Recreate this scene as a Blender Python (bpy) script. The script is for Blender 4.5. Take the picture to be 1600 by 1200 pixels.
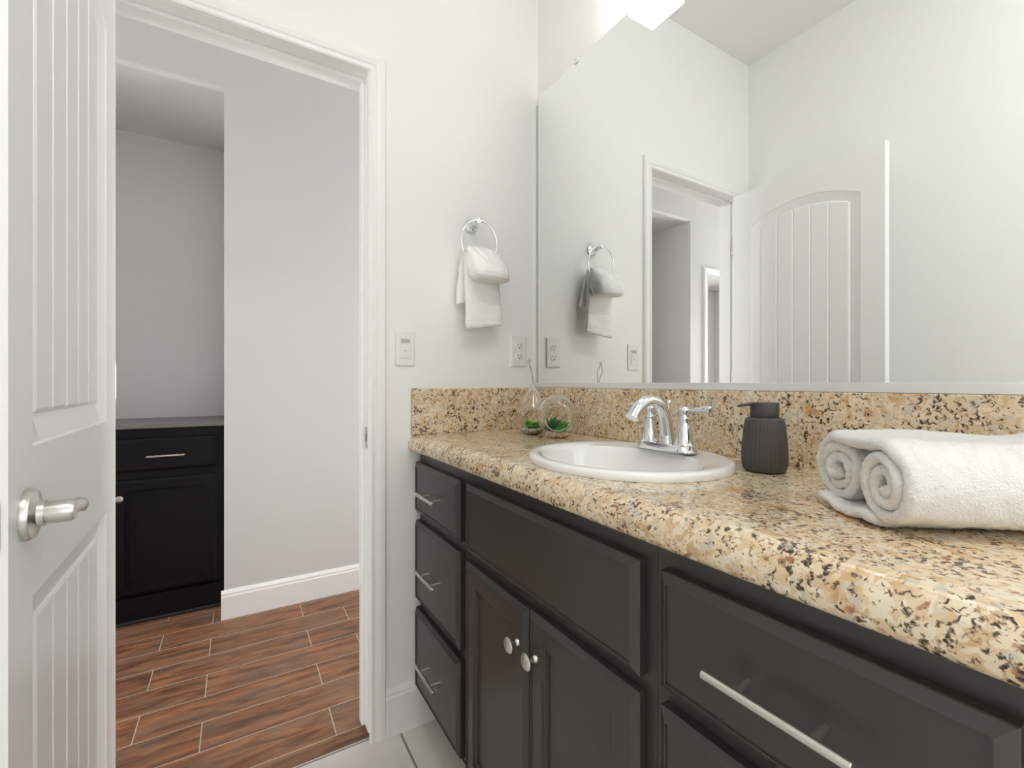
import bpy, bmesh, math, random
from mathutils import Vector, Matrix, noise
random.seed(7)
scene = bpy.context.scene
for o in list(bpy.data.objects): bpy.data.objects.remove(o)
COL = scene.collection
PI = math.pi

# ---------------------------------------------------------------- camera
cam_data = bpy.data.cameras.new('camera')
cam = bpy.data.objects.new('camera', cam_data); COL.objects.link(cam)
cam.location = (0, 0, 1.107)
cam.rotation_euler = (PI/2, 0, -math.atan(428/711))
cam_data.sensor_width = 36; cam_data.lens = 711/1600*36
cam_data.shift_y = -2/1600
cam_data.clip_start = .02; cam_data.clip_end = 50
scene.camera = cam

# ---------------------------------------------------------------- world, view
w = bpy.data.worlds.new('world'); scene.world = w; w.use_nodes = True
w.node_tree.nodes['Background'].inputs[0].default_value = (.9, .95, 1, 1)
w.node_tree.nodes['Background'].inputs[1].default_value = .3
scene.view_settings.view_transform = 'Standard'
scene.view_settings.look = 'None'
scene.view_settings.gamma = 1
scene.view_settings.use_curve_mapping = False
scene.view_settings.exposure = -0.24
try:
    scene.cycles.max_bounces = 14; scene.cycles.diffuse_bounces = 8; scene.cycles.glossy_bounces = 6
    scene.cycles.transmission_bounces = 10; scene.cycles.transparent_max_bounces = 10
    scene.cycles.caustics_refractive = True; scene.cycles.caustics_reflective = False
    scene.cycles.sample_clamp_indirect = 6
    scene.cycles.use_denoising = True
except Exception: pass

VANITY_E = 4.1      # emission of the vanity shades
CEIL_FILL_E = 21.0         # added, unseen ceiling fill light of the bathroom
SIDE_FILL_E = 1.4         # fill glow of the added, unseen side window
HALL_L_FILL_E = 15.0         # fill glow of the window added at the left end of the hall
REAR_FILL_E = 2.1       # fill glow of the window added behind the camera
HALL_R_FILL_E = 7.0         # fill glow of the window added at the right end of the hall

# ---------------------------------------------------------------- materials
def mat(name, color, rough=.5, metal=0, spec=.5, bump=None, coat=0, emis=None, noise_col=None, trans=0, ior=None, sheen=0):
    m = bpy.data.materials.new(name); m.use_nodes = True
    nt = m.node_tree; b = nt.nodes['Principled BSDF']
    b.inputs['Base Color'].default_value = (*color, 1)
    b.inputs['Roughness'].default_value = rough; b.inputs['Metallic'].default_value = metal
    b.inputs['Specular IOR Level'].default_value = spec
    if coat: b.inputs['Coat Weight'].default_value = coat; b.inputs['Coat Roughness'].default_value = .06
    if sheen: b.inputs['Sheen Weight'].default_value = sheen; b.inputs['Sheen Roughness'].default_value = .5
    if trans: b.inputs['Transmission Weight'].default_value = trans
    if ior: b.inputs['IOR'].default_value = ior
    if emis:
        b.inputs['Emission Color'].default_value = (*emis[0], 1); b.inputs['Emission Strength'].default_value = emis[1]
    tc = nt.nodes.new('ShaderNodeTexCoord')
    if noise_col:   # (scale, amount)
        n = nt.nodes.new('ShaderNodeTexNoise'); n.inputs['Scale'].default_value = noise_col[0]; n.inputs['Detail'].default_value = 4
        nt.links.new(tc.outputs['Object'], n.inputs['Vector'])
        mx = nt.nodes.new('ShaderNodeMix'); mx.data_type = 'RGBA'
        mx.inputs[6].default_value = (*[c*(1-noise_col[1]) for c in color], 1)
        mx.inputs[7].default_value = (*[min(1, c*(1+noise_col[1])) for c in color], 1)
        nt.links.new(n.outputs['Fac'], mx.inputs[0]); nt.links.new(mx.outputs[2], b.inputs['Base Color'])
    if bump:        # (scale, strength, distance)
        n = nt.nodes.new('ShaderNodeTexNoise'); n.inputs['Scale'].default_value = bump[0]; n.inputs['Detail'].default_value = 3
        nt.links.new(tc.outputs['Object'], n.inputs['Vector'])
        bp = nt.nodes.new('ShaderNodeBump'); bp.inputs['Strength'].default_value = bump[1]; bp.inputs['Distance'].default_value = bump[2]
        nt.links.new(n.outputs['Fac'], bp.inputs['Height']); nt.links.new(bp.outputs[0], b.inputs['Normal'])
    return m

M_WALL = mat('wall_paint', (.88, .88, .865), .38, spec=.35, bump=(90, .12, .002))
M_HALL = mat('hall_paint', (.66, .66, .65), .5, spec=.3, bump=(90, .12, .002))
M_CEIL = mat('ceiling_paint', (.84, .84, .825), .8, spec=.2, bump=(120, .15, .002))
M_TRIM = mat('trim_paint', (.88, .88, .87), .28, spec=.5)
M_DOOR = mat('door_paint', (.89, .89, .885), .3, spec=.5, bump=(220, .05, .001))
M_CAB = mat('espresso_lacquer', (.047, .042, .0375), .33, spec=.6, bump=(160, .04, .0006))
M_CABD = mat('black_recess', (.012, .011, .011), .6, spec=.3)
M_HCAB = mat('black_lacquer', (.0045, .0042, .0055), .42, spec=.22)
M_HTOP = mat('grey_laminate', (.17, .165, .155), .35, spec=.5, noise_col=(60, .2))
M_NICK = mat('brushed_nickel', (.62, .60, .57), .3, metal=1, bump=(300, .05, .0005))
M_SATIN = mat('satin_pull', (.74, .71, .67), .28, metal=1)
M_CHROME = mat('chrome', (.78, .79, .80), .05, metal=1)
M_CHAN = mat('aluminium_channel', (.90, .91, .91), .38, metal=1)
M_MIRROR = mat('mirror_silver', (.93, .945, .935), 0.0, metal=1)
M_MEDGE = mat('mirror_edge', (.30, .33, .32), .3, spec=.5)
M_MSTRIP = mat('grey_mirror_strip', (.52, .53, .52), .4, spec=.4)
M_CERAM = mat('white_ceramic', (.91, .91, .90), .09, spec=.6, coat=.4)
M_PLATE = mat('white_plastic', (.82, .82, .80), .3, spec=.5)
M_GREYP = mat('grey_plastic', (.45, .46, .45), .35)
M_SLOT = mat('dark_slot', (.06, .055, .05), .6)
M_TOWEL = mat('terry_cotton', (.77, .765, .745), .95, spec=.05, bump=(420, .6, .003))
M_TOWELH = mat('terry_cotton_fine', (.93, .925, .91), .95, spec=.1, bump=(500, .5, .002))
M_SOAP = mat('matte_grey_soft', (.062, .056, .053), .5, spec=.4)
M_PUMP = mat('matte_black_pump', (.045, .041, .040), .42, spec=.45)
M_CORD = mat('jute_cord', (.42, .36, .26), .9)
M_LEAF = mat('succulent_green', (.12, .36, .06), .45, spec=.4, noise_col=(60, .5))
M_LEAFD = mat('succulent_dark', (.05, .17, .06), .45, spec=.4, noise_col=(60, .4))
M_LEAFY = mat('succulent_yellow_green', (.26, .36, .05), .45, spec=.4, noise_col=(60, .5))
M_BLACKG = mat('black_shoe', (.02, .018, .018), .5)
M_GLOW = mat('lit_frosted_glass', (.95, .95, .93), .3, emis=((1, .985, .955), VANITY_E))
M_GLOWC = mat('fill_dome_glass', (.95, .95, .93), .3, emis=((1, .985, .96), CEIL_FILL_E))
M_PANE = mat('fill_rear_pane', (.9, .92, .93), .4, emis=((.97, .985, 1), REAR_FILL_E))
M_PANE2 = mat('fill_side_pane', (.9, .92, .93), .4, emis=((.97, .985, 1), SIDE_FILL_E))
M_PANE3 = mat('fill_hall_pane', (.9, .92, .93), .4, emis=((.985, .99, 1), HALL_L_FILL_E))
M_PANE4 = mat('fill_hall_pane_right', (.9, .92, .93), .4, emis=((.985, .99, 1), HALL_R_FILL_E))
M_CLEAR = mat('clear_glass', (1, 1, 1), 0.0, trans=1, ior=1.45)
M_LIP = mat('polished_glass_lip', (.88, .90, .86), .08, trans=.75, ior=1.45)
M_CLIP = mat('clear_clip', (.8, .82, .82), .15, spec=.6)

def ramp(nt, stops, interp='LINEAR'):
    r = nt.nodes.new('ShaderNodeValToRGB'); r.color_ramp.interpolation = interp
    e = r.color_ramp.elements
    while len(e) < len(stops): e.new(.5)
    for i, (p, c) in enumerate(stops):
        e[i].position = p; e[i].color = (*c, 1) if len(c) == 3 else c
    return r

def granite():
    m = bpy.data.materials.new('granite'); m.use_nodes = True
    nt = m.node_tree; b = nt.nodes['Principled BSDF']; L = nt.links.new
    tc = nt.nodes.new('ShaderNodeTexCoord'); geo = tc.outputs['Object']
    def nz(scale, detail=3, rough=.5, dist=0):
        n = nt.nodes.new('ShaderNodeTexNoise'); n.inputs['Scale'].default_value = scale
        n.inputs['Detail'].default_value = detail; n.inputs['Roughness'].default_value = rough
        n.inputs['Distortion'].default_value = dist
        L(geo, n.inputs['Vector']); return n
    def mix(fac, a, bb, mode='MIX'):
        mx = nt.nodes.new('ShaderNodeMix'); mx.data_type = 'RGBA'; mx.blend_type = mode
        if isinstance(fac, float): mx.inputs[0].default_value = fac
        else: L(fac, mx.inputs[0])
        for s, i in ((a, 6), (bb, 7)):
            if isinstance(s, tuple): mx.inputs[i].default_value = (*s, 1)
            else: L(s, mx.inputs[i])
        return mx.outputs[2]
    def mrange(src, a, c, smooth=True):
        r = nt.nodes.new('ShaderNodeMapRange'); r.clamp = True
        r.inputs[1].default_value = a; r.inputs[2].default_value = c; L(src, r.inputs[0]); return r.outputs[0]
    # warped coordinates for voronoi grains
    wn = nz(60, 2)
    vm = nt.nodes.new('ShaderNodeVectorMath'); vm.operation = 'SCALE'; vm.inputs['Scale'].default_value = .02
    L(wn.outputs['Color'], vm.inputs[0])
    va = nt.nodes.new('ShaderNodeVectorMath'); va.operation = 'ADD'; L(geo, va.inputs[0]); L(vm.outputs[0], va.inputs[1])
    v1 = nt.nodes.new('ShaderNodeTexVoronoi'); v1.inputs['Scale'].default_value = 130; L(va.outputs[0], v1.inputs['Vector'])
    base = ramp(nt, [(.0, (.50, .33, .16)), (.2, (.63, .45, .26)), (.42, (.73, .575, .37)), (.68, (.80, .68, .49)), (1, (.83, .75, .61))])
    sep = nt.nodes.new('ShaderNodeSeparateColor'); L(v1.outputs['Color'], sep.inputs[0])
    big = nz(9, 4, .6, .5)
    ad = nt.nodes.new('ShaderNodeMath'); ad.operation = 'MULTIPLY_ADD'; L(sep.outputs[0], ad.inputs[0]); ad.inputs[1].default_value = .62
    bm2 = mrange(big.outputs['Fac'], .3, .7)
    sc2 = nt.nodes.new('ShaderNodeMath'); sc2.operation = 'MULTIPLY'; L(bm2, sc2.inputs[0]); sc2.inputs[1].default_value = .42
    L(sc2.outputs[0], ad.inputs[2]); L(ad.outputs[0], base.inputs[0])
    col = base.outputs[0]
    # golden / rust blushes
    g1 = nz(26, 4, .6, .8); col = mix(mrange(g1.outputs['Fac'], .56, .70), col, (.58, .33, .12))
    g2 = nz(47, 3, .5, .6); col = mix(mrange(g2.outputs['Fac'], .64, .70), col, (.40, .17, .07))
    # pale grey quartz
    g3 = nz(55, 3, .6, .4); col = mix(mrange(g3.outputs['Fac'], .57, .64), col, (.62, .56, .46))
    # dark mineral flecks, clustered
    f = nz(150, 3, .62, .6); cl = nz(24, 3, .6, .3)
    sm = nt.nodes.new('ShaderNodeMath'); sm.operation = 'MULTIPLY_ADD'; L(cl.outputs['Fac'], sm.inputs[0]); sm.inputs[1].default_value = .42; L(f.outputs['Fac'], sm.inputs[2])
    col = mix(mrange(sm.outputs[0], .765, .81), col, (.27, .18, .11))
    col = mix(mrange(sm.outputs[0], .825, .86), col, (.045, .034, .028))
    L(col, b.inputs['Base Color'])
    b.inputs['Roughness'].default_value = .16; b.inputs['Specular IOR Level'].default_value = .5
    b.inputs['Coat Weight'].default_value = .3; b.inputs['Coat Roughness'].default_value = .05
    bp = nt.nodes.new('ShaderNodeBump'); bp.inputs['Strength'].default_value = .05; bp.inputs['Distance'].default_value = .001
    L(sm.outputs[0], bp.inputs['Height']); L(bp.outputs[0], b.inputs['Normal'])
    return m
M_GRAN = granite()

def wood_tile():
    m = bpy.data.materials.new('wood_plank_tile'); m.use_nodes = True
    nt = m.node_tree; b = nt.nodes['Principled BSDF']; L = nt.links.new
    tc = nt.nodes.new('ShaderNodeTexCoord')
    mp = nt.nodes.new('ShaderNodeMapping'); mp.vector_type = 'POINT'
    # rows at Y = 1.5095 + k*.1416 ; joints at X = -.28 + k*.545 / -.10 + k*.545
    mp.inputs['Location'].default_value = (5*.545 + .28 , 0, 0)
    L(tc.outputs['Object'], mp.inputs['Vector'])
    br = nt.nodes.new('ShaderNodeTexBrick')
    br.offset = .33; br.offset_frequency = 2; br.squash = 1
    br.inputs['Scale'].default_value = 1; br.inputs['Mortar Size'].default_value = .0017; br.inputs['Mortar Smooth'].default_value = .1
    br.inputs['Bias'].default_value = 0
    br.inputs['Brick Width'].default_value = .545; br.inputs['Row Height'].default_value = .1416
    br.inputs['Color1'].default_value = (0, 0, 0, 1); br.inputs['Color2'].default_value = (1, 1, 1, 1); br.inputs['Mortar'].default_value = (.5, .5, .5, 1)
    mp.inputs['Location'].default_value = (.10 + 8*.545, -1.5095 + 14*.1416, 0)
    L(mp.outputs[0], br.inputs['Vector'])
    # grain stretched along x, shifted for each plank
    sc = nt.nodes.new('ShaderNodeVectorMath'); sc.operation = 'SCALE'; sc.inputs['Scale'].default_value = 7.0; L(br.outputs['Color'], sc.inputs[0])
    ad = nt.nodes.new('ShaderNodeVectorMath'); ad.operation = 'ADD'; L(tc.outputs['Object'], ad.inputs[0]); L(sc.outputs[0], ad.inputs[1])
    m2 = nt.nodes.new('ShaderNodeMapping'); m2.inputs['Scale'].default_value = (3.0, 20, 1); L(ad.outputs[0], m2.inputs['Vector'])
    n1 = nt.nodes.new('ShaderNodeTexNoise'); n1.inputs['Scale'].default_value = 1.6; n1.inputs['Detail'].default_value = 7; n1.inputs['Roughness'].default_value = .62; n1.inputs['Distortion'].default_value = .9
    L(m2.outputs[0], n1.inputs['Vector'])
    r1 = ramp(nt, [(.26, (.05, .026, .016)), (.40, (.14, .058, .03)), (.52, (.26, .11, .054)), (.64, (.36, .165, .08)), (.8, (.38, .21, .12))])
    L(n1.outputs['Fac'], r1.inputs[0])
    m3 = nt.nodes.new('ShaderNodeMapping'); m3.inputs['Scale'].default_value = (3, 8, 1); L(ad.outputs[0], m3.inputs['Vector'])
    n2 = nt.nodes.new('ShaderNodeTexNoise'); n2.inputs['Scale'].default_value = 1.5; n2.inputs['Detail'].default_value = 4; L(m3.outputs[0], n2.inputs['Vector'])
    r2 = ramp(nt, [(.35, (0, 0, 0)), (.68, (1, 1, 1))]); L(n2.outputs['Fac'], r2.inputs[0])
    mx = nt.nodes.new('ShaderNodeMix'); mx.data_type = 'RGBA'; mx.blend_type = 'MIX'
    L(r2.outputs[0], mx.inputs[0]); L(r1.outputs[0], mx.inputs[6])
    mg = nt.nodes.new('ShaderNodeMix'); mg.data_type = 'RGBA'; mg.blend_type = 'MIX'; mg.inputs[0].default_value = .55
    L(r1.outputs[0], mg.inputs[6]); mg.inputs[7].default_value = (.19, .14, .11, 1); L(mg.outputs[2], mx.inputs[7])
    mo = nt.nodes.new('ShaderNodeMix'); mo.data_type = 'RGBA'
    L(br.outputs['Fac'], mo.inputs[0]); L(mx.outputs[2], mo.inputs[6]); mo.inputs[7].default_value = (.50, .42, .33, 1)
    L(mo.outputs[2], b.inputs['Base Color'])
    b.inputs['Roughness'].default_value = .5; b.inputs['Specular IOR Level'].default_value = .3
    bp = nt.nodes.new('ShaderNodeBump'); bp.inputs['Strength'].default_value = .25; bp.inputs['Distance'].default_value = .002; bp.invert = True
    L(br.outputs['Fac'], bp.inputs['Height']); L(bp.outputs[0], b.inputs['Normal'])
    return m
M_WOOD = wood_tile()

def beige_tile():
    m = bpy.data.materials.new('beige_tile'); m.use_nodes = True
    nt = m.node_tree; b = nt.nodes['Principled BSDF']; L = nt.links.new
    tc = nt.nodes.new('ShaderNodeTexCoord')
    mp = nt.nodes.new('ShaderNodeMapping'); mp.inputs['Location'].default_value = (-.44 + 8*.46, -1.44+8*.46, 0); L(tc.outputs['Object'], mp.inputs['Vector'])
    br = nt.nodes.new('ShaderNodeTexBrick'); br.offset = 0
    br.inputs['Scale'].default_value = 1; br.inputs['Mortar Size'].default_value = .0035
    br.inputs['Brick Width'].default_value = .46; br.inputs['Row Height'].default_value = .46
    br.inputs['Mortar'].default_value = (.27, .24, .20, 1)
    L(mp.outputs[0], br.inputs['Vector'])
    n = nt.nodes.new('ShaderNodeTexNoise'); n.inputs['Scale'].default_value = 5; n.inputs['Detail'].default_value = 6; L(tc.outputs['Object'], n.inputs['Vector'])
    r = ramp(nt, [(.3, (.70, .655, .60)), (.7, (.79, .75, .70))]); L(n.outputs['Fac'], r.inputs[0])
    L(r.outputs[0], br.inputs['Color1']); L(r.outputs[0], br.inputs['Color2'])
    L(br.outputs['Color'], b.inputs['Base Color']); b.inputs['Roughness'].default_value = .3
    return m
M_TILE = beige_tile()

def gravel_mat():
    m = bpy.data.materials.new('pebble_mix'); m.use_nodes = True
    nt = m.node_tree; b = nt.nodes['Principled BSDF']
    tc = nt.nodes.new('ShaderNodeTexCoord')
    v = nt.nodes.new('ShaderNodeTexVoronoi'); v.inputs['Scale'].default_value = 170; nt.links.new(tc.outputs['Object'], v.inputs['Vector'])
    s = nt.nodes.new('ShaderNodeSeparateColor'); nt.links.new(v.outputs['Color'], s.inputs[0])
    r = ramp(nt, [(0, (.42, .24, .15)), (.25, (.60, .45, .34)), (.5, (.78, .68, .56)), (.75, (.88, .84, .76))], 'CONSTANT')
    nt.links.new(s.outputs[0], r.inputs[0]); nt.links.new(r.outputs[0], b.inputs['Base Color'])
    b.inputs['Roughness'].default_value = .7
    return m
M_GRAV = gravel_mat()

# ---------------------------------------------------------------- helpers
ORI = {}
def root(name, loc, label, cat, group=None, kind=None, rz=0):
    o = bpy.data.objects.new(name, None); COL.objects.link(o); o.location = loc; o.rotation_euler = (0, 0, rz)
    o.empty_display_size = .05
    if kind: o['kind'] = kind
    o['label'] = label; o['category'] = cat
    if group: o['group'] = group
    ORI[o] = Vector(loc)
    return o

def finish(name, bm, m, parent=None, smooth=True, origin=None, angle=35):
    """bm in world coordinates unless parent was made at the origin."""
    me = bpy.data.meshes.new(name)
    off = ORI.get(parent, Vector((0, 0, 0))) if parent else Vector(origin or (0, 0, 0))
    bmesh.ops.translate(bm, verts=bm.verts, vec=-off)
    bmesh.ops.recalc_face_normals(bm, faces=bm.faces)
    bm.to_mesh(me); bm.free()
    if smooth:
        for p in me.polygons: p.use_smooth = True
        try: me.set_sharp_from_angle(angle=math.radians(angle))
        except Exception: pass
    me.materials.append(m)
    o = bpy.data.objects.new(name, me); COL.objects.link(o)
    if parent: o.parent = parent; ORI[o] = off
    else: o.location = off; ORI[o] = off
    return o

def tag(o, label=None, cat=None, group=None, kind=None):
    if label: o['label'] = label
    if cat: o['category'] = cat
    if group: o['group'] = group
    if kind: o['kind'] = kind
    return o

def struct(name, bm, m, label=None, cat=None, **k):
    o = finish(name, bm, m, **k); o['kind'] = 'structure'
    if label: o['label'] = label
    if cat: o['category'] = cat
    return o

def box(bm, x0, x1, y0, y1, z0, z1, bev=0, seg=2):
    t = bmesh.new()
    r = bmesh.ops.create_cube(t, size=1)
    for v in t.verts:
        v.co = Vector((x0+(v.co.x+.5)*(x1-x0), y0+(v.co.y+.5)*(y1-y0), z0+(v.co.z+.5)*(z1-z0)))
    if bev: bmesh.ops.bevel(t, geom=t.edges[:], offset=bev, segments=seg, affect='EDGES', profile=.5)
    merge(bm, t)
    return bm

def merge(bm, t):
    me = bpy.data.meshes.new('tmp'); t.to_mesh(me); t.free(); bm.from_mesh(me); bpy.data.meshes.remove(me)

def B(*a, **k):
    bm = bmesh.new(); box(bm, *a, **k); return bm

def frame_of(d):
    d = Vector(d).normalized()
    up = Vector((0, 0, 1)) if abs(d.z) < .95 else Vector((1, 0, 0))
    a = d.cross(up).normalized(); b = d.cross(a).normalized()
    return a, b

def lathe(bm, prof, origin=(0, 0, 0), axis=(0, 0, 1), seg=32, sx=1, sy=1, rfun=None):
    """prof: [(r, h)] ; caps closed when r==0 or at the ends"""
    o = Vector(origin); d = Vector(axis).normalized()
    if abs(d.z) > .99: a, b = Vector((1, 0, 0)), Vector((0, 1, 0))
    else: a, b = frame_of(d)
    rings = []
    for r, h in prof:
        if r <= 1e-6: rings.append([bm.verts.new(o+d*h)])
        else:
            ring = []
            for i in range(seg):
                t = 2*PI*i/seg; rr = r*(rfun(t, h) if rfun else 1)
                ring.append(bm.verts.new(o+d*h+a*math.cos(t)*rr*sx+b*math.sin(t)*rr*sy))
            rings.append(ring)
    for p, q in zip(rings, rings[1:]):
        if len(p) == 1 and len(q) == 1: continue
        for i in range(seg):
            j = (i+1) % seg
            if len(p) == 1: bm.faces.new((p[0], q[i], q[j]))
            elif len(q) == 1: bm.faces.new((p[i], q[0], p[j]))
            else: bm.faces.new((p[i], q[i], q[j], p[j]))
    for ring in (rings[0], rings[-1]):
        if len(ring) > 2: bm.faces.new(ring)
    return bm

def tube(bm, pts, rad, seg=12, flat=None, cap=True):
    """swept tube through pts with radius (number or list). flat=(sx,sy,upvector)"""
    pts = [Vector(p) for p in pts]; n = len(pts)
    rs = rad if isinstance(rad, (list, tuple)) else [rad]*n
    prev = None; rings = []
    for i in range(n):
        d = (pts[min(i+1, n-1)]-pts[max(i-1, 0)]).normalized()
        if flat:
            u = Vector(flat[2]); a = d.cross(u).normalized(); b = a.cross(d).normalized()
        else:
            if prev is None: a, b = frame_of(d)
            else:
                a = (prev - d*prev.dot(d)).normalized(); b = d.cross(a)
            prev = a
        sx, sy = (flat[0], flat[1]) if flat else (1, 1)
        if isinstance(sx, (list, tuple)): sx = sx[i]
        if isinstance(sy, (list, tuple)): sy = sy[i]
        rings.append([bm.verts.new(pts[i]+a*math.cos(2*PI*k/seg)*rs[i]*sx+b*math.sin(2*PI*k/seg)*rs[i]*sy) for k in range(seg)])
    for p, q in zip(rings, rings[1:]):
        for i in range(seg): bm.faces.new((p[i], p[(i+1) % seg], q[(i+1) % seg], q[i]))
    if cap: bm.faces.new(rings[0][::-1]); bm.faces.new(rings[-1])
    return bm

def catmull(P, n=8):
    P = [Vector(p) for p in P]; out = []
    Q = [P[0]*2-P[1]]+P+[P[-1]*2-P[-2]]
    for i in range(1, len(Q)-2):
        for k in range(n):
            t = k/n; p0, p1, p2, p3 = Q[i-1:i+3]
            out.append(.5*((2*p1)+(p2-p0)*t+(2*p0-5*p1+4*p2-p3)*t*t+(3*p1-p0-3*p2+p3)*t**3))
    out.append(P[-1]); return out

def ring_torus(bm, c, R, r, ax, ay, seg=48, ss=10):
    c = Vector(c); ax = Vector(ax); ay = Vector(ay); nrm = ax.normalized().cross(ay.normalized())
    rings = []
    for i in range(seg):
        t = 2*PI*i/seg; rad = (ax*math.cos(t)+ay*math.sin(t)); dirn = rad.normalized()
        rings.append([bm.verts.new(c+rad*R+dirn*math.cos(2*PI*k/ss)*r+nrm*math.sin(2*PI*k/ss)*r) for k in range(ss)])
    for i in range(seg):
        p, q = rings[i], rings[(i+1) % seg]
        for k in range(ss): bm.faces.new((p[k], p[(k+1) % ss], q[(k+1) % ss], q[k]))
    return bm

def evaluated(o):
    dg = bpy.context.evaluated_depsgraph_get(); dg.update()
    me = bpy.data.meshes.new_from_object(o.evaluated_get(dg))
    o.modifiers.clear(); old = o.data; o.data = me
    if not me.materials and old.materials: me.materials.append(old.materials[0])
    return o

def extrude_profile(bm, pts2, fn0, fn1):
    """closed 2D profile between two placements"""
    a = [bm.verts.new(fn0(*p)) for p in pts2]; b = [bm.verts.new(fn1(*p)) for p in pts2]
    n = len(a)
    for i in range(n): bm.faces.new((a[i], a[(i+1) % n], b[(i+1) % n], b[i]))
    bm.faces.new(a[::-1]); bm.faces.new(b)
    return bm

# ---------------------------------------------------------------- room numbers
YB = 1.4265; WT = .105; YH0 = YB+WT; XW = .972; XL = -.40; YR = -1.75; ZC = 2.79
DX0, DX1, DZ = -.312, .342, 2.062
YF = 2.525; NX0, NX1, NZ, NYB = -1.356, -.056, 2.475, 3.2
HX0, HX1 = -3.1, 1.9

def slab(name, *a, m=M_WALL, bev=0, **k): return struct(name, B(*a, bev=bev), m, smooth=False, **k)

slab('floor_bathroom', XL-.1, XW+.1, YR-.1, 1.447, -.06, 0, m=M_TILE, label='beige ceramic tile floor of the bathroom', cat='floor')
slab('floor_hall', HX0, HX1, 1.447, NYB+.1, -.06, -.001, m=M_WOOD, label='brown wood-look plank tile floor of the hall', cat='floor')
slab('ceiling_bathroom', XL-.1, XW+.1, YR-.1, YB, ZC, ZC+.08, m=M_CEIL, label='white bathroom ceiling', cat='ceiling')
slab('ceiling_hall', HX0, HX1, YB, YF+.01, ZC, ZC+.08, m=M_CEIL, label='white hall ceiling', cat='ceiling')
slab('wall_left', XL-.1, XL, YR-.1, YB, 0, ZC, label='white wall behind the open door', cat='wall')
WX0, WX1, WZ0, WZ1 = .20, .92, .45, 2.15      # glowing window added to the unseen rear wall as fill light
bm = bmesh.new()
box(bm, XL, WX0, YR-.1, YR, 0, ZC); box(bm, WX1, XW, YR-.1, YR, 0, ZC); box(bm, WX0, WX1, YR-.1, YR, 0, WZ0); box(bm, WX0, WX1, YR-.1, YR, WZ1, ZC)
struct('wall_rear', bm, M_WALL, 'white wall with an added fill window opposite the doorway', 'wall', smooth=False)
def window(name, P, u0, u1, z0, z1, m, label):  # added windows: framed emissive panes that fill the rooms with light
    """P(u, d): point u along the wall, d into the wall"""
    bm = bmesh.new()
    def bb(b, a0, a1, d0, d1, c0, c1):
        p, q = P(a0, d0), P(a1, d1); box(b, min(p[0], q[0]), max(p[0], q[0]), min(p[1], q[1]), max(p[1], q[1]), c0, c1)
    for a in ((u0, u0+.05, z0, z1), (u1-.05, u1, z0, z1), (u0+.05, u1-.05, z0, z0+.05), (u0+.05, u1-.05, z1-.05, z1)):
        bb(bm, a[0], a[1], .02, .07, a[2], a[3])
    wf = struct(name, bm, M_TRIM, label, 'added window', smooth=False)
    pb = bmesh.new(); bb(pb, u0+.05, u1-.05, .046, .052, z0+.05, z1-.05)
    finish('fill_pane', pb, m, wf, smooth=False)
window('fill_window_1', lambda u, d: (u, YR-d), WX0, WX1, WZ0, WZ1, M_PANE, 'white framed glowing window added for fill in the rear wall')
# side window added as fill light beyond the vanity, in the same wall as the mirror
SY0, SY1, SZ0, SZ1 = -1.60, -.04, .35, 2.2
bm = bmesh.new()
box(bm, XW, XW+.1, YR-.1, SY0, 0, ZC); box(bm, XW, XW+.1, SY1, YB, 0, ZC); box(bm, XW, XW+.1, SY0, SY1, 0, SZ0); box(bm, XW, XW+.1, SY0, SY1, SZ1, ZC)
struct('wall_right', bm, M_WALL, 'white wall behind the mirror and the vanity', 'wall', smooth=False)
window('fill_window_2', lambda u, d: (XW+d, u), SY0, SY1, SZ0, SZ1, M_PANE2, 'white framed glowing window added for fill in the mirror wall')
bm = bmesh.new()
box(bm, HX0-.1, HX0, YB, 1.66, 0, ZC); box(bm, HX0-.1, HX0, 2.42, YF+.12, 0, ZC); box(bm, HX0-.1, HX0, 1.66, 2.42, 0, .06); box(bm, HX0-.1, HX0, 1.66, 2.42, 2.06, ZC)
struct('wall_hall_left', bm, M_HALL, 'end wall of the hall at left with an added fill window', 'wall', smooth=False)
window('fill_window_3', lambda u, d: (HX0-d, u), 1.66, 2.42, .06, 2.06, M_PANE3, 'white framed glowing window added for fill at the end of the hall')  # added emissive pane, lights the hall and niche from the left
bm = bmesh.new()
box(bm, HX1, HX1+.1, YB, 1.66, 0, ZC); box(bm, HX1, HX1+.1, 2.42, YF+.12, 0, ZC); box(bm, HX1, HX1+.1, 1.66, 2.42, 0, .06); box(bm, HX1, HX1+.1, 1.66, 2.42, 2.06, ZC)
struct('wall_hall_right', bm, M_HALL, 'end wall of the hall at right with an added fill window', 'wall', smooth=False)
window('fill_window_4', lambda u, d: (HX1+d, u), 1.66, 2.42, .06, 2.06, M_PANE4, 'white framed glowing window added for fill at right end of the hall')  # added emissive pane, lights the hall and the open door
# wall with the doorway, bathroom skin and hall skin
def door_wall(name, y0, y1, m, label, x0, x1):
    bm = bmesh.new()
    box(bm, x0, DX0-.018, y0, y1, 0, ZC); box(bm, DX1+.018, x1, y0, y1, 0, ZC)
    box(bm, DX0-.018, DX1+.018, y0, y1, DZ+.018, ZC)
    return struct(name, bm, m, label, 'wall', smooth=False)
door_wall('wall_front', YB, YB+WT/2, M_WALL, 'white wall with the doorway and towel ring', HX0, HX1)
door_wall('wall_hall_near', YB+WT/2, YH0, M_HALL, 'hall side of the doorway wall', HX0, HX1)
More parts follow.
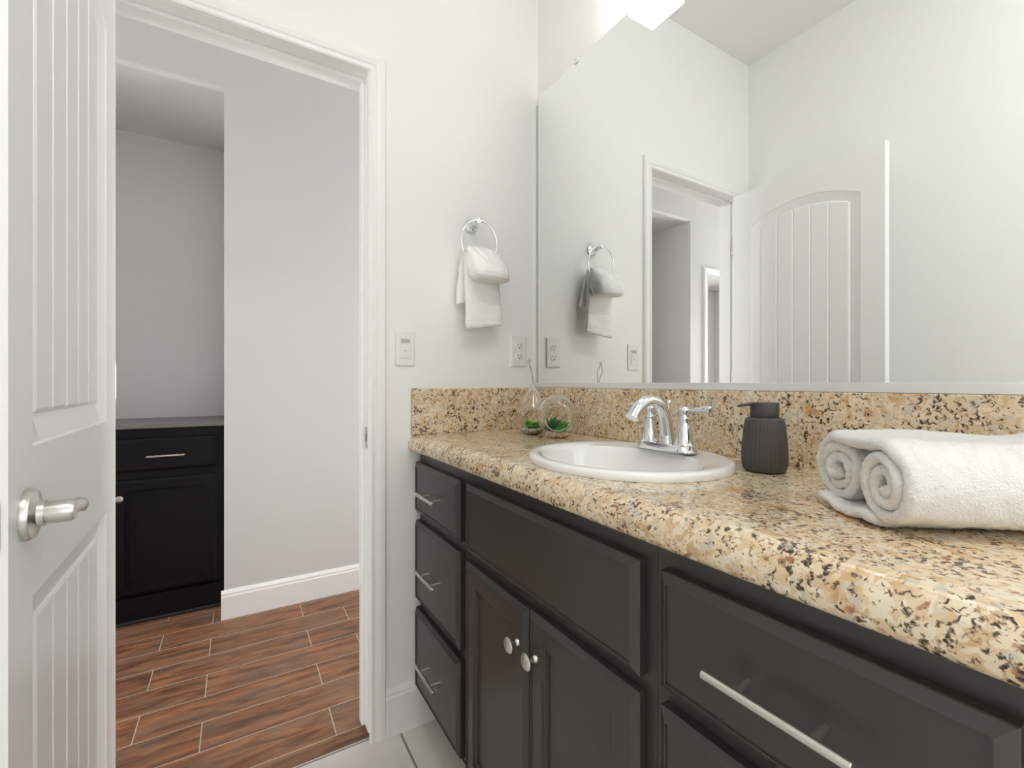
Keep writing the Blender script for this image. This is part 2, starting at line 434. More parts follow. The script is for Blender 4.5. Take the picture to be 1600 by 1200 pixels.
# hall far wall with recessed niche (rounded drywall corners) and a closed door
HDX0, HDX1, HDZ = -2.33, -1.583, 2.06
def far_wall():
    bm = bmesh.new(); y0, y1 = YF, YF+.12
    def bullnosed(x0, x1, z0, z1, yy0, yy1): box(bm, x0, x1, yy0, yy1, z0, z1)
    box(bm, NX1, HX1, y0, NYB+.1, 0, ZC)                    # pier right of niche
    box(bm, HX0, HDX0, y0, NYB+.1, 0, ZC)
    box(bm, HDX1, NX0, y0, NYB+.1, 0, ZC)
    box(bm, HDX0, HDX1, y0, NYB+.1, HDZ, ZC); box(bm, HDX0, HDX1, NYB, NYB+.1, 0, HDZ)
    # lintel over niche with rounded lower front edge
    prof = [(y0, ZC), (NYB+.1, ZC), (NYB+.1, NZ)]
    for k in range(7):
        t = k/6*PI/2; prof.append((y0+.02-.02*math.sin(t), NZ+.02-.02*math.cos(t)))
    extrude_profile(bm, prof, lambda a, b: Vector((NX0, a, b)), lambda a, b: Vector((NX1, a, b)))
    box(bm, NX0, NX1, NYB, NYB+.1, 0, NZ)
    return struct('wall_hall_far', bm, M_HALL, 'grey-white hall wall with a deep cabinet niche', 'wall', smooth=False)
far_wall()

# baseboards: profile (depth d from wall, height z)
def base_prof(h, t=.015):
    return [(0, 0), (t, 0), (t, h-.028), (t*.80, h-.022), (t*.80, h-.014), (t*.45, h-.004), (t*.3, h), (0, h)]
def baseboard(name, p0, p1, n, h=.14, label=None, m=M_TRIM):
    p0, p1, n = Vector(p0), Vector(p1), Vector(n); bm = bmesh.new()
    extrude_profile(bm, base_prof(h), lambda d, z: p0+n*d+Vector((0, 0, z)), lambda d, z: p1+n*d+Vector((0, 0, z)))
    return struct(name, bm, m, label, 'baseboard', smooth=False)
baseboard('baseboard_front', (DX1+.051, YB, 0), (XW, YB, 0), (0, -1, 0), .148, 'white baseboard between door casing and vanity')
baseboard('baseboard_left', (XL, YR, 0), (XL, YB-.002, 0), (1, 0, 0), .148, 'white baseboard behind the open door')
baseboard('baseboard_rear', (XL, YR, 0), (XW, YR, 0), (0, 1, 0), .148, 'white baseboard on the rear wall')
baseboard('baseboard_right', (XW, YR, 0), (XW, .03, 0), (-1, 0, 0), .148, 'white baseboard beyond the end of the vanity')
baseboard('baseboard_hall_far', (NX1-.012, YF, 0), (HX1, YF, 0), (0, -1, 0), .133, 'white baseboard on hall wall right of niche')
baseboard('baseboard_hall_left', (HDX1+.06, YF, 0), (NX0+.012, YF, 0), (0, -1, 0), .133, 'white baseboard on hall wall left of niche')

# doorway: jambs with stops, casing
def jamb():
    bm = bmesh.new(); y0, y1 = YB-.002, YH0+.002
    box(bm, DX1, DX1+.018, y0, y1, .03, DZ+.018, bev=.001)
    box(bm, DX0-.018, DX0, y0, y1, 0, DZ+.018, bev=.001)
    box(bm, DX0, DX1, y0, y1, DZ, DZ+.018, bev=.001)
    box(bm, DX1-.010, DX1, YB+.040, YB+.072, .03, DZ-.010, bev=.002)
    box(bm, DX0, DX0+.010, YB+.040, YB+.072, 0, DZ-.010, bev=.002)
    box(bm, DX0, DX1, YB+.040, YB+.072, DZ-.010, DZ, bev=.002)
    return struct('trim_1', bm, M_TRIM, 'white door jamb lining the bathroom doorway', 'trim', smooth=False)
J = jamb()
sp = finish('strike_plate', B(DX1-.0015, DX1+.0005, YB+.006, YB+.030, .905, .970, bev=.0004), M_NICK, J, smooth=False); sp['label'] = 'satin nickel strike plate'
bm = B(DX1-.002, DX1+.0005, YB+.012, YB+.022, .925, .950); finish('strike_hole', bm, M_SLOT, sp, smooth=False)

CAS = [(0, 0), (0, .009), (.004, .012), (.010, .012), (.012, .009), (.016, .009), (.020, .013), (.032, .016), (.044, .016), (.048, .012), (.050, .006), (.050, 0)]
def casing(name, x0, x1, z1, ywall, ny, label, floorz=0):
    bm = bmesh.new()
    def P(side, w_, d):     # w_ outward from opening
        return ywall+ny*d
    for s, xe in ((-1, x0), (1, x1)):
        extrude_profile(bm, CAS, lambda a, d: Vector((xe+s*(a+.004), ywall+ny*d, floorz)),
                        lambda a, d: Vector((xe+s*(a+.004), ywall+ny*d, z1+a+.002)))
    extrude_profile(bm, CAS, lambda a, d: Vector((x0-(a+.004), ywall+ny*d, z1+a+.002)), lambda a, d: Vector((x1+(a+.004), ywall+ny*d, z1+a+.002)))
    return struct(name, bm, M_TRIM, label, 'trim', smooth=False)
casing('trim_2', DX0, DX1, DZ, YB, -1, 'white moulded casing around the bathroom doorway')
casing('trim_3', DX0, DX1, DZ, YH0, 1, 'white moulded casing on hall side of the doorway')
casing('trim_4', HDX0, HDX1, HDZ, YF, -1, 'white moulded casing around the far hall door')
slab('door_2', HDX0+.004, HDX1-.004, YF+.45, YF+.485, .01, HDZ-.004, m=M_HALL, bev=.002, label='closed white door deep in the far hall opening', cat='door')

# ---------------------------------------------------------------- open door leaf
def door_leaf():
    H0, H1, L, T = .012, 2.058, .6482, .035
    A = Vector((-.2505, 1.418)); Bp = Vector((-.2335, .770))    # +X face: hinge end, free end
    d = (Bp-A).normalized(); nrm = Vector((-d.y, d.x))
    if nrm.x < 0: nrm = -nrm
    def W(s, z, n): p = A+d*s+nrm*n; return Vector((p.x, p.y, z))
    s0, s1, BW = .099, .565, .044
    xs = [0, .002]
    def groove(c, w_=.0045): return [c-w_, c-w_*.4, c+w_*.4, c+w_]
    gr = [.2205, .295, .3695, .444]
    gr = [g for g in gr if s0+.035 < g < s1-.035]
    cols = sorted(set([0., .003, s0, s0+.003, s0+BW-.003, s0+BW, s0+BW+.004, s1-BW-.004, s1-BW, s1-BW+.003, s1-.003, s1, L-.003, L] + [x for g in gr for x in groove(g)] + [s0+BW+i*(s1-s0-2*BW)/24 for i in range(1, 24)]))
    cols = [c for i, c in enumerate(cols) if i == 0 or c-cols[i-1] > 5e-4]
    ZB0, ZB1, ZT0, ZT1, RISE = .24, .822, 1.022, 1.882, .062
    rows = [(H0, 0), (H0+.003, 0)]
    def panelrows(a, b, top):
        r = [(a, 0), (a+.003, 0), (a+BW-.003, 0), (a+BW, 0), (a+BW+.004, 0)]
        for k in range(1, 6): r.append((a+BW+(b-a-2*BW)*k/6, top*(k/6)**3))
        r += [(b-BW-.004, top), (b-BW, top), (b-BW+.003, top), (b-.003, top), (b, top)]
        return r
    rows += panelrows(ZB0, ZB1, 0)+panelrows(ZT0, ZT1, 1)+[(H1-.003, 0), (H1, 0)]
    def arch(s):
        u = (s-(s0+s1)/2)/((s1-s0)/2); u = max(-1, min(1, u)); return RISE*(1-u*u)
    def depth(s, zi, a, b):
        e = min(s-s0, s1-s, zi-a, b-zi)
        if e < 0: return 0
        if e < .003: return -.003*e/.003
        if e < BW-.003: return -.003+(-.009)*(e-.003)/(BW-.006)
        dd = -.012+.0045*min(1, max(0, (e-BW+.003)/.005))
        for g in gr:
            q = abs(s-g)
            if q < .0045 and e >= BW+.0035: dd -= .003*min(1, (.0045-q)/.0027)
        return dd
    bm = bmesh.new(); faces = []
    for side in (0, 1):
        grid = []
        for (z, wgt) in rows:
            line = []
            for s in cols:
                zz = z+arch(s)*wgt
                dd = 0
                if ZB0-1e-6 <= z <= ZB1+1e-6: dd = depth(s, z, ZB0, ZB1)
                elif ZT0-1e-6 <= z <= ZT1+1e-6: dd = depth(s, z, ZT0, ZT1)
                line.append(bm.verts.new(W(s, zz, dd if side == 0 else -T-dd)))
            grid.append(line)
        for r in range(len(rows)-1):
            for c in range(len(cols)-1):
                bm.faces.new((grid[r][c], grid[r][c+1], grid[r+1][c+1], grid[r+1][c]))
        faces.append(grid)
    g0, g1 = faces
    for r in range(len(rows)-1):
        for c in (0, -1): bm.faces.new((g0[r][c], g0[r+1][c], g1[r+1][c], g1[r][c]))
    for c in range(len(cols)-1):
        for r in (0, -1): bm.faces.new((g0[r][c], g0[r][c+1], g1[r][c+1], g1[r][c]))
    o = struct('door_1', bm, M_DOOR, 'white plank-panel bathroom door standing open at left', 'door', origin=(A.x, A.y, H0), angle=12)
    # handle sets on both faces
    for sgn, face in ((1, 0), (-1, -T)):
        sH, zH = L-.060, .936
        c = W(sH, zH, face); n3 = Vector((nrm.x, nrm.y, 0))*sgn; t3 = Vector((-d.x, -d.y, 0))   # towards hinge
        bm = bmesh.new()
        lathe(bm, [(0, 0), (.0335, 0), (.0335, .004), (.031, .0085), (.020, .011), (.0175, .0125), (.0165, .019), (.0135, .0195), (.0135, .024), (0, .024)], c, n3, 40)
        h = finish('door_handle', bm, M_NICK, o); h['label'] = 'satin nickel lever handle'
        bm = bmesh.new()
        hub = [(0, .0), (.0148, 0), (.0148, .020), (.0125, .0245), (0, .0255)]
        lathe(bm, hub, c+n3*.0225, n3, 32)
        base = c+n3*.039
        pts = catmull([base, base+t3*.018+Vector((0, 0, .001))+n3*.003, base+t3*.045+Vector((0, 0, -.002))+n3*.005, base+t3*.075+n3*.002+Vector((0, 0, -.009)), base+t3*.098-n3*.003+Vector((0, 0, -.019))], 6)
        nn = len(pts); tube(bm, pts, [.012-.006*(i/(nn-1)) if i < nn-1 else .003 for i in range(nn)], 16, flat=(.75, 1.0, (0, 0, 1)))
        finish('lever', bm, M_NICK, h)
    bm = bmesh.new()
    for k in (0,):
        c0 = W(L, .936, -T/2)
        pr = []
        for (uu, vv) in ((-1, -1), (1, -1), (1, 1), (-1, 1)):
            for q in range(5):
                a = math.atan2(vv, uu)-PI/4+q/4*PI/2
                pr.append((uu*.0065+math.cos(a)*.005, vv*.026+math.sin(a)*.005))
        n3 = Vector((nrm.x, nrm.y, 0)); dd = Vector((d.x, d.y, 0))
        extrude_profile(bm, pr, lambda a, b: c0+n3*a+Vector((0, 0, b))-dd*.001, lambda a, b: c0+n3*a+Vector((0, 0, b))+dd*.0012)
    lp = finish('latch_plate', bm, M_NICK, o, smooth=False); lp['label'] = 'nickel latch plate'
    bm = B(c0.x-.005, c0.x+.005, c0.y-.010, c0.y+.0005, .929, .943, bev=.002); finish('latch_bolt', bm, M_NICK, lp)
    for zc in (.25, 1.11, 1.81):
        bm = bmesh.new(); hp = W(-.007, 0, -.004)
        lathe(bm, [(0, -.045), (.0035, -.045), (.0045, -.040), (.0045, .040), (.0035, .045), (0, .045)], (hp.x, hp.y, zc), (0, 0, 1), 12)
        a = W(-.0008, zc, -.03); b_ = W(-.007, zc, -.002)
        box(bm, min(a.x, b_.x), max(a.x, b_.x), min(a.y, b_.y), max(a.y, b_.y), zc-.042, zc+.042)
        finish('hinge', bm, M_NICK, o)
door_leaf()

# ---------------------------------------------------------------- mirror
MX, MY0, MY1, MZ0, MZ1 = .964, .06, 1.411, 1.107, 2.176
mr = root('wall_mirror', (.968, .75, MZ0), 'large frameless wall mirror above the granite backsplash', 'mirror')
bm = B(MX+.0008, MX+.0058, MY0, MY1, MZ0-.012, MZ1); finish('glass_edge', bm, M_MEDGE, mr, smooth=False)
bm = bmesh.new()
vs = [bm.verts.new(Vector(p)) for p in ((MX, MY0+.001, MZ0-.011), (MX, MY1-.001, MZ0-.011), (MX, MY1-.001, MZ1-.001), (MX, MY0+.001, MZ1-.001))]
vb = [bm.verts.new(v.co+Vector((.0007, 0, 0))) for v in vs]
bm.faces.new(vs); bm.faces.new(vb[::-1])
for i in range(4): bm.faces.new((vs[i], vs[(i+1) % 4], vb[(i+1) % 4], vb[i]))
finish('mirror_glass', bm, M_MIRROR, mr, smooth=False)
bm = bmesh.new()
box(bm, MX-.0035, MX-.0015, MY0-.002, MY1+.006, 1.0895, MZ0, bev=.0006); box(bm, MX-.002, XW-.0005, MY0-.002, MY1+.006, 1.0895, 1.0935)
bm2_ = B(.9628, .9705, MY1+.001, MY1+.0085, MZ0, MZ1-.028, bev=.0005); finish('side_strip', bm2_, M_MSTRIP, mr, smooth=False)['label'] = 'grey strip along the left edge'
ch = finish('bottom_channel', bm, M_CHAN, mr, smooth=False); ch['label'] = 'aluminium channel under the glass'
for yc in (1.184, .75, .30):
    bm = bmesh.new(); box(bm, MX-.003, MX+.007, yc-.009, yc+.009, MZ1-.008, MZ1+.012, bev=.002)
    lathe(bm, [(0, 0), (.003, 0), (.003, .002), (0, .003)], (MX-.003, yc, MZ1+.006), (-1, 0, 0), 12)
    finish('mirror_clip', bm, M_CLIP, mr)

# ---------------------------------------------------------------- counter top with splashes
CZ = .940; CT = .053; CFX = .468; VY0 = .03
ct = root('granite_countertop', (.72, .75, CZ-CT), 'speckled beige granite vanity countertop with rounded front edge', 'countertop')
prof = [(XW-.001, CZ), (XW-.001, CZ-CT)]
prof.append((CFX+.020, CZ-CT))
for k in range(1, 8):
    t = -PI/2-k/8*PI/2; prof.append((CFX+.020+.020*math.cos(t), CZ-CT+.016+.016*math.sin(t)))
for k in range(0, 13):
    t = PI-k/12*PI/2; prof.append((CFX+.032+.032*math.cos(t), CZ-.034+.034*math.sin(t)))
bm = bmesh.new()
extrude_profile(bm, prof, lambda a, b: Vector((a, VY0, b)), lambda a, b: Vector((a, YB-.0005, b)))
SX, SY, SA, SB, SH = .706, .708, .196, .220, .016
top = finish('worktop', bm, M_GRAN, ct)
cb = bmesh.new()
lathe(cb, [(.955, -.2), (.955, .2)], (SX, SY, CZ), (0, 0, 1), 64, sx=SA, sy=SB)
cut = finish('cutter', cb, M_GRAN)
md = top.modifiers.new('cut', 'BOOLEAN'); md.operation = 'DIFFERENCE'; md.object = cut; md.solver = 'EXACT'
evaluated(top); bpy.data.objects.remove(cut)
for p in top.data.polygons: p.use_smooth = True
try: top.data.set_sharp_from_angle(angle=math.radians(30))
except Exception: pass
bm = B(.952, XW-.001, VY0, YB-.0006, CZ+.0003, 1.089, bev=.0015); finish('backsplash', bm, M_GRAN, ct, smooth=False)
bm = B(.4775, .9518, YB-.0205, YB-.0007, CZ+.0003, 1.089, bev=.0015); finish('side_splash', bm, M_GRAN, ct, smooth=False)

# ---------------------------------------------------------------- sink
sk = root('drop_in_sink', (SX, SY, CZ), 'white oval drop-in basin set in the granite countertop', 'sink')
bm = bmesh.new()
prof = [(1.0, .0003), (1.006, .004), (1.004, .0105), (.994, .0142), (.975, .0160), (.93, .0160), (.875, .0145)]
seg = 96
# rim rings then bowl rings (bowl shifted towards the front so the deck at the back is wider)
rings = []
for r, h in prof:
    rings.append([(SX+SA*r*math.cos(t), SY+SB*r*math.sin(t), CZ+h) for t in [2*PI*i/seg for i in range(seg)]])
bx, by, bcx = SA*.74, SB*.83, SX-.022
bowl = [(1.0, .0105), (.985, .003), (.965, -.012), (.93, -.045), (.86, -.085), (.72, -.115), (.5, -.132), (.25, -.140), (.10, -.143)]
for r, h in bowl:
    rings.append([(bcx+bx*r*math.cos(t), SY+by*r*math.sin(t), CZ+h) for t in [2*PI*i/seg for i in range(seg)]])
vr = [[bm.verts.new(Vector(p)) for p in R] for R in rings]
for p, q in zip(vr, vr[1:]):
    for i in range(seg): bm.faces.new((p[i], p[(i+1) % seg], q[(i+1) % seg], q[i]))
bm.faces.new(vr[-1])
basin = finish('basin', bm, M_CERAM, sk, angle=60)
bm = bmesh.new(); lathe(bm, [(0, -.1425), (.020, -.1425), (.021, -.140), (.014, -.139), (0, -.1395)], (bcx, SY, CZ), (0, 0, 1), 32)
finish('drain', bm, M_CHROME, sk)

# ---------------------------------------------------------------- faucet
FX, FY, FZ = .832, .703, CZ+.0155
fc = root('centerset_faucet', (FX, FY, FZ), 'chrome two-handle faucet with arched spout on white basin', 'faucet')
bm = bmesh.new()
def stadium(y0, y1, r, n=12):
    P = []
    for k in range(n+1): t = -PI/2+0*PI+k/n*PI; P.append((math.cos(t+PI/2)*r, y1+math.sin(t+PI/2)*r))
    for k in range(n+1): t = PI/2+k/n*PI; P.append((math.cos(t+PI/2)*r, y0+math.sin(t+PI/2)*r))
    return P
lv = []
for r, h in ((.0275, 0), (.0275, .003), (.0245, .007), (.0225, .013), (.0215, .0155)):
    lv.append([bm.verts.new(Vector((FX+a, FY+b, FZ+h))) for a, b in stadium(-.048, .048, r)])
for p, q in zip(lv, lv[1:]):
    for i in range(len(p)): bm.faces.new((p[i], p[(i+1) % len(p)], q[(i+1) % len(p)], q[i]))
bm.faces.new(lv[0][::-1]); bm.faces.new(lv[-1])
finish('deck_plate', bm, M_CHROME, fc)
bm = bmesh.new()
path = catmull([(FX+.002, FY, FZ+.012), (FX+.001, FY, FZ+.040), (FX-.008, FY, FZ+.080), (FX-.030, FY, FZ+.106), (FX-.058, FY, FZ+.112), (FX-.085, FY, FZ+.102), (FX-.103, FY, FZ+.083), (FX-.108, FY, FZ+.076)], 14)
n = len(path)
tube(bm, path, [.0165-.0050*min(1, i/n*2.0)+.0030*max(0, (i/n-.55))/.45 for i in range(n)], 36, flat=(1.05, .85, (0, .02, 1)) if False else None)
finish('spout', bm, M_CHROME, fc)
for s in (-1, 1):
    hy_ = FY+s*.048
    bm = bmesh.new()
    lathe(bm, [(0, .013), (.0215, .013), (.0225, .017), (.0205, .020), (.0190, .022), (.0170, .035), (.0135, .060), (.0112, .068), (.0118, .070), (.0118, .073), (.0095, .075), (.0080, .082), (.0085, .085), (.0105, .089), (.0105, .094), (.0075, .099), (0, .101)], (FX, hy_, FZ), (0, 0, 1), 28)
    hd = finish('handle', bm, M_CHROME, fc)
    bm = bmesh.new()
    pts = catmull([(FX, hy_+s*.006, FZ+.092), (FX+.001, hy_+s*.020, FZ+.0925), (FX+.002, hy_+s*.040, FZ+.095), (FX+.003, hy_+s*.056, FZ+.096), (FX+.004, hy_+s*.066, FZ+.0945)], 5)
    nn = len(pts)
    def rr(i):
        t = i/(nn-1)
        return .0042+.0058*math.sin(min(1, max(0, t-.12)*1.2)*PI*.6)**2 if t < .96 else .0055
    tube(bm, pts, [rr(i) for i in range(nn)], 14, flat=(1.0, .8, (0, 0, 1)))
    finish('lever', bm, M_CHROME, hd)
bm = bmesh.new()
lathe(bm, [(0, .012), (.002, .012), (.002, .100), (.0045, .101), (.0058, .106), (.0045, .111), (0, .113)], (FX+.020, FY+.010, FZ), (0, 0, 1), 14)
finish('lift_rod', bm, M_CHROME, fc)

# ---------------------------------------------------------------- vanity cabinets
FZF = .487       # x of the fronts
CASEX = .5095
def loops_front(bm, M, w_, h_, spec):
    """nested rectangles: spec = [(inset, n)], closed at last"""
    prev = None
    for ins, n in spec:
        c = [bm.verts.new(M(a, b, n)) for a, b in ((ins, ins), (w_-ins, ins), (w_-ins, h_-ins), (ins, h_-ins))]
        if prev:
            for i in range(4): bm.faces.new((prev[i], prev[(i+1) % 4], c[(i+1) % 4], c[i]))
        else: bm.faces.new(c[::-1])
        prev = c
    bm.faces.new(prev)
SLAB = [(0, 0), (0, .0135), (.0012, .0150), (.0125, .0220), (.0140, .0220), (.0145, .0194)]
SHAK = SLAB+[(.046, .0194), (.0470, .0168), (.0500, .0168), (.0510, .0140), (.0560, .0130), (.0570, .0085)]
def front_bm(y0, y1, z0, z1, spec):
    """front panel facing -X with its back on the face frame"""
    bm = bmesh.new()
    loops_front(bm, lambda a, b, n: Vector((CASEX-.0004-n, y1-a, z0+b)), y1-y0, z1-z0, spec); return bm

def pull(parent, yc, zc, x=FZF+.0015, length=.150, sp=.078):
    bm = bmesh.new()
    lathe(bm, [(0, -length/2), (.0045, -length/2), (.0052, -length/2+.0008), (.0052, length/2-.0008), (.0045, length/2), (0, length/2)], (x-.031, yc, zc), (0, 1, 0), 18)
    for s in (-1, 1):
        lathe(bm, [(.0042, 0), (.0042, .034)], (x-.0315, yc+s*sp/2, zc), (1, 0, 0), 12)
    o = finish('pull', bm, M_SATIN, parent); return o
def knob(parent, yc, zc, x=FZF+.0015):
    bm = bmesh.new()
    lathe(bm, [(.0075, -.0005), (.0070, .0030), (.0042, .006), (.0042, .013), (.0075, .017), (.0150, .0205), (.0155, .0225), (.0130, .0255), (.006, .0275), (0, .028)], (x, yc, zc), (-1, 0, 0), 28)
    return finish('knob', bm, M_SATIN, parent)

def cab_body(parent, y0, y1, holes):
    """open carcass with a face frame"""
    bm = bmesh.new(); z0, z1 = .115, CZ-CT-.0005; xb = XW-.002
    box(bm, CASEX+.018, xb, y0, y0+.012, z0, z1); box(bm, CASEX+.018, xb, y1-.012, y1, z0, z1)
    box(bm, CASEX+.018, xb, y0+.012, y1-.012, z0, z0+.012)
    box(bm, xb-.006, xb, y0+.012, y1-.012, z0+.012, z1)
    # face frame as a solid board with the openings closed by the drawer fronts
    box(bm, CASEX, CASEX+.018, y0, y1, z0, z1, bev=.0008)
    o = finish('cabinet_body', bm, M_CAB, parent, smooth=False)
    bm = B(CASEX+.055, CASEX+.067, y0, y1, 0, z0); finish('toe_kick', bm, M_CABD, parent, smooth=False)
    return o

def drawer(parent, y0, y1, z0, z1, with_pull=True, name='drawer'):
    o = finish(name, front_bm(y0, y1, z0, z1, SLAB), M_CAB, parent, smooth=False)
    if with_pull: pull(o, (y0+y1)/2, (z0+z1)/2)
    return o
def cdoor(parent, y0, y1, z0, z1, ky):
    o = finish('door', front_bm(y0, y1, z0, z1, SHAK), M_CAB, parent, smooth=False)
    knob(o, ky, .578)
    return o

r1 = root('vanity_drawer_cabinet', (.74, 1.245, 0), 'dark espresso vanity cabinet with three drawers beside the door casing', 'cabinet')
cab_body(r1, 1.063, 1.4255, None)
drawer(r1, 1.083, 1.4235, .692, .852); drawer(r1, 1.083, 1.4235, .410, .664); drawer(r1, 1.083, 1.4235, .128, .382)
r2 = root('vanity_sink_cabinet', (.74, .755, 0), 'dark espresso vanity cabinet with double doors below the basin', 'cabinet')
cab_body(r2, .4465, 1.0625, None)
drawer(r2, .466, 1.043, .684, .852, False, 'false_front')
cdoor(r2, .7575, 1.046, .128, .657, .789); cdoor(r2, .466, .7535, .128, .660, .724)
r3 = root('vanity_drawer_cabinet', (.74, .25, 0), 'dark espresso vanity cabinet with drawers nearest the camera, below rolled towel', 'cabinet')
cab_body(r3, .0405, .446, None)
drawer(r3, .094, .428, .692, .852); drawer(r3, .094, .428, .410, .668); drawer(r3, .094, .428, .128, .384)

# ---------------------------------------------------------------- hall cabinet in the niche
hc = root('niche_base_cabinet', ((NX0+NX1)/2, 2.95, 0), 'black base cabinet with grey top built into hall niche', 'cabinet')
CYF = 2.708
bm = bmesh.new(); box(bm, NX0+.001, NX1-.001, CYF, NYB-.001, .10, .893, bev=.001)
box(bm, NX0+.001, NX1-.001, CYF-.018, CYF, .0, .118)
finish('cabinet_body', bm, M_HCAB, hc, smooth=False)
bm = B(NX0+.001, NX1-.001, CYF-.022, NYB-.001, .8935, .912, bev=.003); ht = finish('cabinet_top', bm, M_HTOP, hc, smooth=False); ht['label'] = 'grey counter slab'
bm = B(NX0+.001, NX1-.001, CYF-.032, CYF-.018, 0, .016, bev=.004); finish('shoe_moulding', bm, M_BLACKG, hc, smooth=False)
for cx_ in (-.290, -.706, -1.122):
    x0, x1 = cx_-.200, cx_+.200
    def fb(z0, z1, spec):
        b = bmesh.new(); loops_front(b, lambda a, c, n: Vector((x0+a, CYF-.0004-n, z0+c)), x1-x0, z1-z0, spec); return b
    dr = finish('drawer', fb(.694, .848, SLAB), M_HCAB, hc, smooth=False)
    b = bmesh.new(); lathe(b, [(0, -.072), (.0052, -.072), (.0052, .072), (0, .072)], (cx_, CYF-.050, .765), (1, 0, 0), 14)
    for s in (-1, 1): lathe(b, [(.004, 0), (.004, .035)], (cx_+s*.04, CYF-.050, .765), (0, 1, 0), 10)
    finish('pull', b, M_SATIN, dr)
    dd = finish('door', fb(.125, .658, SHAK), M_HCAB, hc, smooth=False)
    b = bmesh.new(); lathe(b, [(.0075, -.001), (.0042, .004), (.0042, .011), (.0150, .0185), (.0155, .0205), (.012, .0245), (0, .027)], (x0+.030, CYF-.0175, .580), (0, -1, 0), 24)
    finish('knob', b, M_SATIN, dd)

# ---------------------------------------------------------------- switch and outlet plates
def plate(name, xc, zc, w_, h_, label, cat):
    r = root(name, (xc, YB, zc), label, cat)
    bm = bmesh.new(); y1 = YB-.0002
    loops_front(bm, lambda a, b, n: Vector((xc-w_/2+a, y1-n, zc-h_/2+b)), w_, h_, [(0, 0), (0, .0035), (.001, .0055), (.004, .0068)])
    finish('cover_plate', bm, M_PLATE, r, smooth=False); return r
sw = plate('light_switch', .457, 1.217, .064, .113, 'white rocker light switch plate beside the door casing', 'light switch')
bm = B(.457-.0165, .457+.0165, YB-.0085, YB-.006, 1.217-.0335, 1.217+.0335, bev=.0008); rk = finish('switch_frame', bm, M_PLATE, sw, smooth=False)
bm = B(.457-.0145, .457+.0145, YB-.0105, YB-.008, 1.217-.031, 1.217+.014, bev=.001); finish('rocker', bm, M_PLATE, rk, smooth=False)
bm = B(.457-.0145, .457+.0145, YB-.0092, YB-.008, 1.217+.0165, 1.217+.0295, bev=.0003); o = finish('sensor_window', bm, M_GREYP, rk, smooth=False); o['label'] = 'grey sensor window'
bm = B(.457-.003, .457+.003, YB-.0109, YB-.0103, 1.217-.009, 1.217-.0075); finish('indicator', bm, M_SLOT, rk, smooth=False)
for zz in (.048, -.048):
    bm = bmesh.new(); lathe(bm, [(0, 0), (.0025, 0), (.002, .001), (0, .0012)], (.457, YB-.0068, 1.217+zz), (0, -1, 0), 12); finish('screw', bm, M_PLATE, sw)
ou = plate('wall_outlet', .885, 1.2225, .066, .113, 'white duplex power outlet plate near mirror edge', 'outlet')
for zz in (.0195, -.0195):
    bm = bmesh.new(); lathe(bm, [(0, 0), (.0165, 0), (.0165, .0018), (.0155, .0024), (0, .0024)], (.885, YB-.0066, 1.2225+zz), (0, -1, 0), 28, sx=1, sy=.86)
    fcx = finish('receptacle', bm, M_PLATE, ou)
    bm = bmesh.new()
    box(bm, .885-.0075, .885-.0055, YB-.0094, YB-.0088, 1.2225+zz+.000, 1.2225+zz+.008)
    box(bm, .885+.0055, .885+.0075, YB-.0094, YB-.0088, 1.2225+zz+.001, 1.2225+zz+.007)
    lathe(bm, [(0, 0), (.0025, 0), (.0025, .0006), (0, .0006)], (.885, YB-.0088, 1.2225+zz-.0065), (0, -1, 0), 12)
    finish('slots', bm, M_SLOT, fcx, smooth=False)

# ---------------------------------------------------------------- towel ring and hanging towel
tr = root('towel_ring', (.690, YB, 1.648), 'chrome towel ring mounted on white wall beside doorway', 'towel ring')
bm = bmesh.new()
lathe(bm, [(0, 0), (.0235, 0), (.0245, .003), (.0225, .008), (.016, .012), (.0115, .016), (.0095, .022), (.0095, .032), (.0115, .036), (.0095, .040), (.008, .048), (.0085, .053), (.0085, .068), (0, .070)], (.690, YB-.0003, 1.648), (0, -1, 0), 32)
lathe(bm, [(0, -.014), (.006, -.013), (.0085, -.008), (.0085, .008), (.006, .013), (0, .014)], (.690, YB-.062, 1.650), (1, 0, 0), 20)
finish('mount', bm, M_CHROME, tr)
bm = bmesh.new(); ring_torus(bm, (.6935, YB-.062, 1.577), 1, .0032, (.0665, 0, 0), (0, -.004, .073), 72, 12)
finish('ring', bm, M_CHROME, tr)

def fuse(bm, name, m, vox, label, cat, smooth_it=6, disp=None):
    o = finish(name, bm, m, origin=None)
    r = o.modifiers.new('r', 'REMESH'); r.mode = 'VOXEL'; r.voxel_size = vox; r.use_smooth_shade = True
    s = o.modifiers.new('s', 'SMOOTH'); s.iterations = smooth_it; s.factor = .5
    evaluated(o)
    if disp:
        me = o.data; me.update()
        no = [v.normal.copy() for v in me.vertices]
        for v, n in zip(me.vertices, no): v.co += disp(v.co.copy(), n)
        me.update()
    for p in o.data.polygons: p.use_smooth = True
    o.data.materials.clear(); o.data.materials.append(m)
    return tag(o, label, cat)

